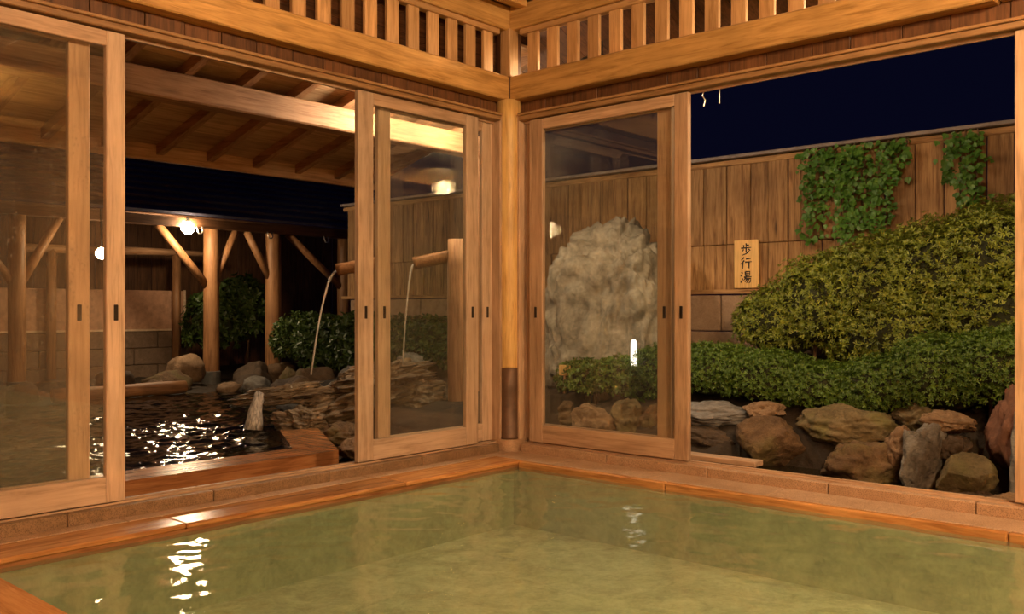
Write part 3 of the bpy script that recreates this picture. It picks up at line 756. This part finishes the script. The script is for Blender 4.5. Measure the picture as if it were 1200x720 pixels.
# layered rock spilling water into the outdoor bath
fr_ = empty('waterfall_rock', (0.0, 1.65, 0.0), 0, 'wet layered rock pouring warm water into the outdoor bath', 'rock')
def layered(seed, size, loc, rz, ry, name='rock_body', rx=0.0):
    me = rock_mesh(seed, size, sub=6, rough=0.34, facets=7, strata=0.17, fr=2.4, fine=0.09)
    return link(name, me, fr_, S_WET, loc, (rx, ry, rz))
AX = math.atan2(-0.62, 0.55)  # the long way of the rock, across the view
layered(51, (1.05, 0.60, 0.46), (0.08, -0.20, 0.14), AX, -0.30)
layered(52, (0.72, 0.26, 0.13), (-0.34, 0.17, 0.195), AX, -0.13, 'rock_lip')
layered(53, (0.42, 0.34, 0.26), (-0.30, -0.06, 0.0), AX + 0.2, 0.1, 'rock_foot')
layered(54, (0.8, 0.44, 0.24), (0.10, -0.22, 0.28), AX, -0.16, 'rock_cap')
layered(55, (0.6, 0.4, 0.4), (0.30, -0.46, 0.06), AX, 0.1, 'rock_foot')
q = MB()
base = Vector((-0.47, 0.23, 0.205))
pts = [base + Vector((-0.03 - 0.05 * t - 0.02 * t, -0.02 * t, -0.02 * t - 0.22 * t * t)) for t in np.linspace(0, 1, 7)]
q.tube(pts, [0.03, 0.034, 0.038, 0.042, 0.048, 0.056, 0.068], 14, 0.35, 5)
q.build('water_spill', WA_FALL, fr_, True)

# other rocks by the outdoor bath
GO = 'dim rocks around the outdoor bath'
rock('dark boulder low in the left-hand glass left of the wooden post', (0.80, 1.45, 0.05), (0.5, 0.4, 0.36), S_DARK, 61, 0.4, group=GO)
rock('brown boulder beneath the flume post behind glass', (0.42, 1.0, 0.0), (0.42, 0.36, 0.34), S_BROWN, 62, group=GO)
rock('small flat stone beside the kerb corner', (-0.52, 0.82, -0.07), (0.26, 0.22, 0.16), S_TAN, 63, 0.4, group=GO)
rock('low brown stone between kerb corner and door stile', (-0.38, 1.08, -0.03), (0.36, 0.3, 0.2), S_BROWN, 64, 0.2, group=GO)
rock('grey stone left of the flume post in the glass', (0.85, 1.85, 0.28), (0.3, 0.3, 0.32), S_GREY, 65, group=GO)
rock('dark flat stone at the base of the flume post', (0.10, 0.80, -0.08), (0.4, 0.3, 0.2), S_DARK, 66, group=GO)
rock('olive stone right of the layered rock', (0.62, 1.9, 0.15), (0.3, 0.34, 0.3), S_OLIVE, 67, group=GO)
far = [((0.62, 5.35, 0.02), (0.5, 0.4, 0.34), S_BROWN, 'brown boulder left of the braced post, beyond the bath'),
       ((1.02, 5.72, 0.14), (0.62, 0.4, 0.36), S_TAN, 'pale squarish boulder just left of the braced post foot'),
       ((0.10, 5.45, 0.06), (0.55, 0.4, 0.3), S_DARK, 'dark boulder behind the reddish edge log'),
       ((1.72, 5.45, 0.02), (0.5, 0.4, 0.36), S_DARK, 'dark boulder between the two round posts'),
       ((2.0, 5.3, 0.06), (0.4, 0.36, 0.36), S_BROWN, 'brown boulder left of the second round post'),
       ((1.45, 5.15, -0.04), (0.5, 0.36, 0.26), S_DARK, 'low dark rock under the braced post foot'),
       ((2.05, 4.55, 0.1), (0.4, 0.4, 0.3), S_GREY, 'grey rock behind the layered rock near the second post'),
       ((2.0, 3.9, 0.12), (0.34, 0.3, 0.26), S_TAN, 'small tan rock below the falling water jet'),
       ((1.5, 4.0, 0.1), (0.42, 0.4, 0.3), S_BROWN, 'brown rock right of the second round post'),
       ((-1.3, 5.4, 0.06), (0.7, 0.5, 0.4), S_DARK, 'dark rock left of the foot of the misted post'),
       ((-0.9, 5.2, 0.0), (0.5, 0.4, 0.3), S_BROWN, 'brown rock seen through the misted door under the post'),
       ((-2.2, 5.6, 0.1), (0.8, 0.5, 0.5), S_DARK, 'dark rock at the far left beyond the misted door'),
       ((0.85, 3.3, 0.05), (0.4, 0.4, 0.3), S_BROWN, 'brown rock on the bank behind the waterfall rock'),
       ((1.25, 2.6, 0.15), (0.44, 0.4, 0.34), S_DARK, 'dark rock on the bank behind the left-hand glass')]
far += [((1.30, 4.75, 0.0), (0.36, 0.3, 0.22), S_GREY, 'small grey stone at the water edge before the second round post'),
        ((1.72, 4.75, 0.05), (0.34, 0.3, 0.24), S_BROWN, 'brown stone at the water edge below the second round post'),
        ((1.12, 3.95, 0.02), (0.34, 0.3, 0.22), S_DARK, 'dark stone at the bank just left of the layered rock top'),
        ((1.62, 3.45, 0.12), (0.36, 0.3, 0.28), S_GREY, 'grey stone under the foot of the dark shrub behind the layered rock'),
        ((1.45, 3.0, 0.14), (0.34, 0.36, 0.26), S_BROWN, 'brown stone beside the door stile behind the layered rock'),
        ((0.98, 4.75, -0.02), (0.3, 0.26, 0.2), S_TAN, 'tan stone at the water edge under the braced post'),
        ((0.32, 5.05, -0.01), (0.4, 0.3, 0.22), S_BROWN, 'low brown stone right behind the reddish edge log')]
for i, (loc, size, mt, lab) in enumerate(far): rock(lab, loc, size, mt, 80 + i, i * 0.7, group=GO, sub=3)

# ------------------------------------------------------------------ flumes
def flume(name, label, tip, root, r, land, post=None):
    e = empty(name, root, 0, label, 'flume')
    t, R0 = Vector(tip), Vector(root); L = t - R0
    n = L.normalized(); side = n.cross(Vector((0, 0, 1))).normalized(); up = side.cross(n)
    q = MB(); K = 12
    for s_ in range(9):
        p = L * (s_ / 8.0)
        rr = r * (1 + 0.12 * noise.noise((s_ * 0.9, r * 40, 0)))
        ring = []
        for k in range(K): # half-open log trough
            a_ = PI * (0.12 + 1.0 * 0 ) - 2 * PI * k / K * 0 
            th = math.radians(-215 + 250 * k / (K - 1)); ring.append(p + side * math.cos(th) * rr + up * math.sin(th) * rr)
        for k in range(K - 1, -1, -1):
            th = math.radians(-215 + 250 * k / (K - 1)); ring.append(p + side * math.cos(th) * rr * 0.6 + up * math.sin(th) * rr * 0.6)
        q.v += [tuple(x) for x in ring]
    M = 2 * K
    for s_ in range(8):
        for k in range(M): q.f.append((s_ * M + k, s_ * M + (k + 1) % M, (s_ + 1) * M + (k + 1) % M, (s_ + 1) * M + k))
    for k in range(K - 1):
        q.f.append((k, M - 1 - k, M - 2 - k, k + 1)); b0 = 8 * M; q.f.append((b0 + k, b0 + k + 1, b0 + M - 2 - k, b0 + M - 1 - k))
    q.build('trough', W_SHELTER['x'], e, True)
    w_ = MB(); l2 = Vector(land) - R0
    st = L - up * r * 0.3
    pts = [st + (l2 - st) * Vector((1, 1, 0)).normalized().length * 0 + Vector(((l2.x - st.x) * u, (l2.y - st.y) * u, (l2.z - st.z) * u * u)) for u in np.linspace(0, 1, 12)]
    w_.tube(pts, [0.009] * 4 + [0.007] * 4 + [0.006] * 4, 8, 0.3, 3)
    w_.build('water_jet', WA_FALL, e, True)
    if post:
        px, py, z0, z1, rr = post
        MB().tube([(px - R0.x, py - R0.y, z - R0.z) for z in np.linspace(z0, z1, 8)], rr, 14, 0.15, 9).build('flume_post', W_OUT['z'], e, True)
    return e
flume('water_flume', 'log water flume jutting left past the door stile, thin jet falling', (-0.13, 1.50, 1.085), (0.075, 1.25, 1.14), 0.052, (-0.25, 1.64, 0.34), (0.07, 1.26, -0.05, 1.2, 0.036))
flume('water_flume', 'log water flume on a broad wooden post seen through the left-hand glass', (0.24, 1.12, 1.13), (0.44, 0.92, 1.19), 0.055, (0.18, 1.18, 0.2), (0.44, 0.88, -0.1, 1.29, 0.07))

# ------------------------------------------------------------------ plants
def leaves_mesh(name, blobs, n, size, seed, mat, ratio=0.42, cluster=5, shell=0.30, flat=0.0, cut=None):
    """leaf whorls over ellipsoid blobs (cx,cy,cz,rx,ry,rz); every leaf two folded triangles pairs"""
    rg = np.random.default_rng(seed)
    vol = np.array([b[3] * b[4] + b[4] * b[5] + b[3] * b[5] for b in blobs]); pk = rg.choice(len(blobs), n, p=vol / vol.sum())
    B = np.array(blobs)[pk]
    d = rg.normal(size=(n, 3)); d /= np.linalg.norm(d, axis=1)[:, None]
    d[:, 2] = np.where(d[:, 2] < -0.55, -d[:, 2], d[:, 2])
    rad = 1 - shell * rg.random(n) ** 1.3 + 0.04 * rg.normal(size=n)
    P = B[:, :3] + d * B[:, 3:] * rad[:, None]
    N = d / B[:, 3:]; N /= np.linalg.norm(N, axis=1)[:, None]
    N += 0.35 * rg.normal(size=(n, 3)); N[:, 2] += 0.25; N /= np.linalg.norm(N, axis=1)[:, None]
    if cut is not None:
        keep = cut(P); P, N = P[keep], N[keep]; n = len(P)
    T = np.cross(N, rg.normal(size=(n, 3))); T /= np.linalg.norm(T, axis=1)[:, None]; Bt = np.cross(N, T)
    V, Fc = [], []
    for c in range(cluster):
        a = 2 * PI * c / cluster + rg.uniform(-0.4, 0.4, n)
        dr = T * np.cos(a)[:, None] + Bt * np.sin(a)[:, None]
        ax = dr * (0.85 - flat * 0) + N * rg.uniform(0.25, 0.75, n)[:, None]; ax /= np.linalg.norm(ax, axis=1)[:, None]
        sd = np.cross(ax, N); sd /= np.linalg.norm(sd, axis=1)[:, None] + 1e-9
        L = size * rg.uniform(0.7, 1.25, n)[:, None]
        b0 = P; mid = P + ax * L * 0.5; tip = P + ax * L - N * L * 0.08
        l = mid + sd * L * ratio * 0.5 + N * L * 0.07; r = mid - sd * L * ratio * 0.5 + N * L * 0.07
        V.append(np.stack([b0, l, tip, r], 1).reshape(-1, 3))
    V = np.concatenate(V); k = len(V) // 4
    i = np.arange(k) * 4
    F = np.concatenate([np.stack([i, i + 2, i + 1], 1), np.stack([i, i + 3, i + 2], 1)])
    me = bpy.data.meshes.new(name)
    me.vertices.add(len(V)); me.vertices.foreach_set('co', V.astype(np.float32).ravel())
    me.loops.add(len(F) * 3); me.loops.foreach_set('vertex_index', F.ravel().astype(np.int32))
    me.polygons.add(len(F)); me.polygons.foreach_set('loop_start', (np.arange(len(F)) * 3).astype(np.int32))
    me.update(calc_edges=True); me.validate()
    me.materials.append(mat); return me

def bush(name, label, base, blobs, n, size, seed, mat, cat='bush', stems=5, core=0.72, **kw):
    e = empty(name, base, 0, label, cat)
    lb = [(b[0] - base[0], b[1] - base[1], b[2] - base[2], b[3], b[4], b[5]) for b in blobs]
    f = link('foliage', leaves_mesh('foliage', lb, n, size, seed, mat, **kw), e); f['kind'] = 'stuff'
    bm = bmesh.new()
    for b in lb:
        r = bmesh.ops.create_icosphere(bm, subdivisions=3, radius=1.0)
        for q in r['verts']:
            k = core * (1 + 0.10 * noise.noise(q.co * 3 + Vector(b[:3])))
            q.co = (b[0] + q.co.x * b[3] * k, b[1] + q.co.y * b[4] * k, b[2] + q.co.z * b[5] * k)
    me = bpy.data.meshes.new('shade_core'); bm.to_mesh(me); bm.free()
    t = link('shade_core', me, e, M_CORE); t['kind'] = 'stuff'
    rnd = random.Random(seed)
    for i in range(stems):
        b = lb[rnd.randrange(len(lb))]
        x, y = b[0] + rnd.uniform(-0.3, 0.3) * b[3], b[1] + rnd.uniform(-0.3, 0.3) * b[4]
        MB().tube([(x, y, -0.06), (x + 0.02, y, (b[2]) * 0.5), (x, y + 0.02, b[2])], 0.014, 6).build('stem', M_STEM, e, True)
    return e

# big azalea against the fence
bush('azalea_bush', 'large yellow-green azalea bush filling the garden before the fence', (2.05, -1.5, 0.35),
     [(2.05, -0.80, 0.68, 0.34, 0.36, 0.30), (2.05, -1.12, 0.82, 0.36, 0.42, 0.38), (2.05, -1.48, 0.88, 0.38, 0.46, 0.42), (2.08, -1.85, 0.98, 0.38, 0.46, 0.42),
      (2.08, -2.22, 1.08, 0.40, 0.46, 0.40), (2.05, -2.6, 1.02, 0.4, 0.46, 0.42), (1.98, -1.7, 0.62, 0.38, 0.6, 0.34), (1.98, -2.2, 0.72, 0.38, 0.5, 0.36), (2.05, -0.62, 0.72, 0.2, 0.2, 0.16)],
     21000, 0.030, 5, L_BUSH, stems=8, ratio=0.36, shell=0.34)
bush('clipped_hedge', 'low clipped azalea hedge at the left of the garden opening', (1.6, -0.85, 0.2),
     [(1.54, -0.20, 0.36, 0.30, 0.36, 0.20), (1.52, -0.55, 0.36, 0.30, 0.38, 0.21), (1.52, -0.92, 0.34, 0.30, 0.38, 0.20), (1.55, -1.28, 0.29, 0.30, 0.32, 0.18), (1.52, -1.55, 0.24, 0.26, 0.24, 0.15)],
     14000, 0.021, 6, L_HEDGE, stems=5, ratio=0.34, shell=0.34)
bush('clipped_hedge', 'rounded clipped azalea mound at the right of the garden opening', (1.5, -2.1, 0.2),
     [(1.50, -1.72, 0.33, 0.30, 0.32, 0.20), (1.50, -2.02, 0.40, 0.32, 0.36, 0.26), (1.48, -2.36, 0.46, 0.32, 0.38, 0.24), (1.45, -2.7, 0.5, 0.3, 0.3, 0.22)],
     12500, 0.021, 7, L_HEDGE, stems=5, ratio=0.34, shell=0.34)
bush('small_shrub', 'small dark green shrub at the foot of the tall rock behind glass', (1.5, 0.4, 0.1),
     [(1.45, 0.52, 0.26, 0.22, 0.24, 0.16), (1.45, 0.20, 0.28, 0.22, 0.24, 0.17), (1.5, -0.02, 0.24, 0.2, 0.2, 0.15)], 1500, 0.036, 8, L_HEDGE, stems=3)
bush('dark_shrub', 'dark leafy shrub right of the second round post, behind the water jet', (2.1, 5.0, 0.1),
     [(2.1, 5.0, 0.45, 0.35, 0.4, 0.30), (2.05, 4.5, 0.38, 0.35, 0.4, 0.34), (2.1, 4.0, 0.40, 0.35, 0.4, 0.36), (2.1, 3.4, 0.42, 0.35, 0.4, 0.3)], 2600, 0.075, 9, L_DARK, stems=4)
bush('dark_shrub', 'dim shrub between the two round posts of the shelter', (2.1, 6.8, 0.1),
     [(1.9, 6.65, 0.6, 0.35, 0.4, 0.45), (2.3, 6.65, 0.75, 0.3, 0.4, 0.5)], 1200, 0.075, 10, L_DARK, stems=3)
bush('dark_shrub', 'dim shrub below the flume in the left-hand glass', (1.95, 2.9, 0.15),
     [(2.05, 2.9, 0.45, 0.3, 0.4, 0.28), (2.1, 2.4, 0.4, 0.3, 0.4, 0.28)], 1300, 0.06, 12, L_DARK, stems=3)

# ivy on the fence: trails down from the cap
def ivy(label, tops, seed):
    e = empty('ivy', (2.58, tops[0][0], 1.95), 0, label, 'ivy')
    rg = np.random.default_rng(seed); rnd = random.Random(seed); P = []; st = MB()
    for (y0, z1, wd, dens) in tops:
        pts = []; z = 2.03; y = y0
        while z > z1:
            pts.append((rnd.uniform(-0.01, 0.01), y - tops[0][0], z - 1.95)); z -= 0.05; y += rnd.uniform(-0.014, 0.014)
            for _ in range(int(dens * 1.6)): P.append((rnd.uniform(-0.07, -0.01), y - tops[0][0] + rnd.gauss(0, wd), z - 1.95 + rnd.uniform(-0.03, 0.03)))
        if len(pts) > 2: st.tube(pts, 0.006, 5)
    st.build('stem', M_STEM, e, True)['kind'] = 'stuff'
    P = np.array(P); n = len(P)
    N = np.tile(np.array([-1.0, 0, 0.35]), (n, 1)) + 0.45 * rg.normal(size=(n, 3)); N /= np.linalg.norm(N, axis=1)[:, None]
    dn = np.tile(np.array([0, 0, -1.0]), (n, 1)) + 0.5 * rg.normal(size=(n, 3)); dn -= N * (N * dn).sum(1)[:, None]; dn /= np.linalg.norm(dn, axis=1)[:, None]
    sd = np.cross(N, dn); L = 0.046 * rg.uniform(0.6, 1.25, n)[:, None]
    pl = [(0, 0), (0.15, 0.42), (0.5, 0.5), (0.62, 0.26), (1.0, 0.0), (0.62, -0.26), (0.5, -0.5), (0.15, -0.42)]
    V = np.stack([P + dn * L * a + sd * L * b + N * L * (0.10 * abs(b) * 2) for a, b in pl], 1).reshape(-1, 3)
    F = [tuple(range(i * 8, i * 8 + 8)) for i in range(n)]
    F = [f for i in range(n) for f in ((i * 8, i * 8 + 1, i * 8 + 2, i * 8 + 3, i * 8 + 4), (i * 8, i * 8 + 4, i * 8 + 5, i * 8 + 6, i * 8 + 7))]
    me = bpy.data.meshes.new('foliage'); me.from_pydata(V.tolist(), [], F); me.materials.append(L_IVY)
    o = link('foliage', me, e); o['kind'] = 'stuff'
ivy('broad curtain of ivy hanging down the fence from its cap', [(-0.765, 1.33, 0.035, 5), (-0.85, 1.62, 0.04, 5), (-0.95, 1.72, 0.04, 6), (-1.03, 1.40, 0.035, 6), (-1.10, 1.36, 0.04, 6), (-1.18, 1.45, 0.045, 6), (-1.27, 1.38, 0.04, 5), (-1.34, 1.40, 0.03, 4), (-1.40, 1.74, 0.03, 5), (-1.46, 1.86, 0.02, 4), (-0.90, 1.38, 0.02, 2)], 3)
ivy('single narrow trail of ivy on the fence near the right edge', [(-1.79, 1.72, 0.03, 5), (-1.85, 1.55, 0.04, 5), (-1.92, 1.42, 0.04, 5)], 5)

# ------------------------------------------------------------------ the sign
sg = empty('fence_sign', (2.598, -0.235, 0.97), 0, 'pale wooden sign with three brushed black characters on the fence', 'sign')
MB().cbox(-0.022, 0.0, -0.105, 0.105, 0.0, 0.385, 0.003).build('sign_board', M_SIGN, sg)
def stroke(q, pts, w0):
    """brush stroke; u to the right of the reader (-y), v up"""
    n = len(pts); V = []
    for i, (u, v) in enumerate(pts):
        a = Vector(pts[max(i - 1, 0)]); b = Vector(pts[min(i + 1, n - 1)]); t = (b - a).normalized()
        wd = w0 * (1.15 if i == 0 else (0.55 if i == n - 1 else 0.9)); nx_, ny_ = -t.y * wd / 2, t.x * wd / 2
        V += [(u + nx_, v + ny_), (u - nx_, v - ny_)]
    W3 = [(-0.0225, -u, v) for u, v in V] + [(-0.0215, -u, v) for u, v in V]
    m = len(V); F = []
    for i in range(n - 1):
        F += [(2 * i, 2 * i + 1, 2 * i + 3, 2 * i + 2), (m + 2 * i + 2, m + 2 * i + 3, m + 2 * i + 1, m + 2 * i), (2 * i, 2 * i + 2, m + 2 * i + 2, m + 2 * i), (2 * i + 3, 2 * i + 1, m + 2 * i + 1, m + 2 * i + 3)]
    F += [(1, 0, m, m + 1), (2 * n - 2, 2 * n - 1, m + 2 * n - 1, m + 2 * n - 2)]
    q.add(W3, F)
HO = [[(5, 9.6), (5, 6)], [(5, 8), (7.6, 8.1)], [(3, 8.3), (3, 6)], [(0.8, 5.8), (9.2, 6.1)], [(5, 5.6), (5, 2.4), (4.3, 2.9)], [(3, 4.9), (1.9, 3.2)], [(7, 5), (8.4, 3.6)], [(7.4, 3.4), (5, 1.3), (1.6, 0.1)]]
KO = [[(3.4, 9.6), (0.9, 7.4)], [(3.5, 7.1), (2, 5.4), (0.3, 4.2)], [(2.3, 5.6), (2.3, 0.3)], [(4.8, 8.3), (8.8, 8.6)], [(4.1, 5.7), (9.6, 6.0)], [(7.3, 5.8), (7.3, 0.7), (6.1, 1.4)]]
YU = [[(1.1, 9.2), (2.3, 8.2)], [(0.5, 6.6), (1.6, 5.8)], [(0.6, 0.8), (1.6, 2.4), (2.5, 4.3)], [(4.3, 9.5), (4.3, 6.2)], [(4.3, 9.4), (8.1, 9.5), (8.0, 6.2)], [(4.4, 7.9), (8, 7.9)], [(4.4, 6.4), (8, 6.4)], [(3.2, 5.2), (9.5, 5.4)], [(4.9, 5.2), (3.0, 2.6)], [(4.4, 3.9), (8.8, 4.1), (8.3, 1.2), (7.2, 0.4)], [(6.1, 3.9), (4.0, 1.2)], [(7.5, 3.9), (5.2, 0.3)]]
for ch, v0 in ((HO, 0.262), (KO, 0.150), (YU, 0.036)):
    q = MB()
    for s_ in ch: stroke(q, [((u - 5) * 0.0105, v0 + v * 0.0100) for u, v in s_], 0.0115)
    q.build('brushed_character', M_INK, sg)

# small garden pieces
e = empty('marker_plate', (1.30, 0.60, 0.22), 0, 'small pale wooden marker plate beside the shrub behind glass', 'marker')
MB().cbox(-0.01, 0.01, -0.05, 0.05, 0.08, 0.16, 0.003).build('plate', M_SIGN, e)
MB().cbox(-0.008, 0.008, -0.008, 0.008, -0.2, 0.09, 0.002).build('stake', W_OUT['z'], e)
e = empty('garden_lamp', (1.42, 0.06, 0.10), 0, 'slim white upright glowing tube before the tall rock', 'lamp')
MB().lathe([(0.022, 0.28), (0.024, 0.29), (0.022, 0.46), (0.012, 0.48)], 14).build('lamp_tube', emit('garden_lamp_glow', (1.0, 0.9, 0.75), 2.2), e, True)  # small upright tube that glows white
MB().lathe([(0.012, -0.1), (0.012, 0.26), (0.026, 0.27), (0.026, 0.285)], 14).build('tube_pole', M_IRON, e, True)
pl = MB().cbox(0.185, 0.275, -1.50, -1.08, -0.008, 0.022, 0.004).build('step_plank', W_DOOR['y'])
kind_of(pl, 'short timber plank step outside the garden opening by the door', 'step')
MB().box(0.19, 0.26, -1.14, -1.10, -0.5, -0.008).box(0.19, 0.26, -1.47, -1.43, -0.5, -0.008).build('support', S_DARK, pl)
sw = MB().add([(0.16, -4.9, -0.15), (1.2, -4.9, -0.15), (1.2, -0.9, -0.15), (0.16, -0.9, -0.15)], [(0, 1, 2, 3)]).build('stream_water', WA_STREAM)
kind_of(sw, 'dark shallow water of the walking bath outside the right opening', 'water', None, 'stuff')
for i, (y, lab) in enumerate(((-1.245, 'small twisted hook hanging from the lintel, nearer the door'), (-1.335, 'small straight hook hanging from the lintel, farther from the door'))):
    h = MB().tube([(0.12, y, 1.93), (0.12 , y + 0.008 * (1 - i), 1.905), (0.12, y - 0.008 * (1 - i), 1.88), (0.12, y, 1.85)], 0.003, 6).build('hook', M_STEEL)
    kind_of(h, lab, 'hook')

# eave over the garden side, with its lamps
ev = empty('garden_eave', (0.1, 0, 2.6), 0, 'sloping board eave outside the right wall above the slatted vent', 'eave', None, 'structure')
bd = MB()
v = [(0.03, -0.088, 0.02), (0.72, -0.088, -0.33), (0.72, 0.088, -0.33), (0.03, 0.088, 0.02)]
v = v + [(a, b, c + 0.02) for a, b, c in v]
bd.add(v, [(0, 1, 2, 3), (7, 6, 5, 4), (1, 0, 4, 5), (2, 1, 5, 6), (3, 2, 6, 7), (0, 3, 7, 4)])
bme = bd.mesh('eave_board'); bme.materials.append(W_DARK['x'])
for k in range(30): link('eave_board', bme, ev, None, (0, 0.3 - 0.18 * k, 0))
MB().cbox(0.70, 0.73, -5.1, 0.4, -0.36, -0.28, 0.004).build('eave_fascia', W_FENCE['y'], ev)
for y, lab in ((-0.35, 'lamp under the garden eave nearer the corner'), (-2.05, 'lamp under the garden eave nearer the right edge')):
    globe('outdoor_lamp', (0.45, y, 2.27), 0.055, WHITE_OUT, P_GARDEN, lab, 'lamp', eave_fix(0.17, 2.6, -0.1))
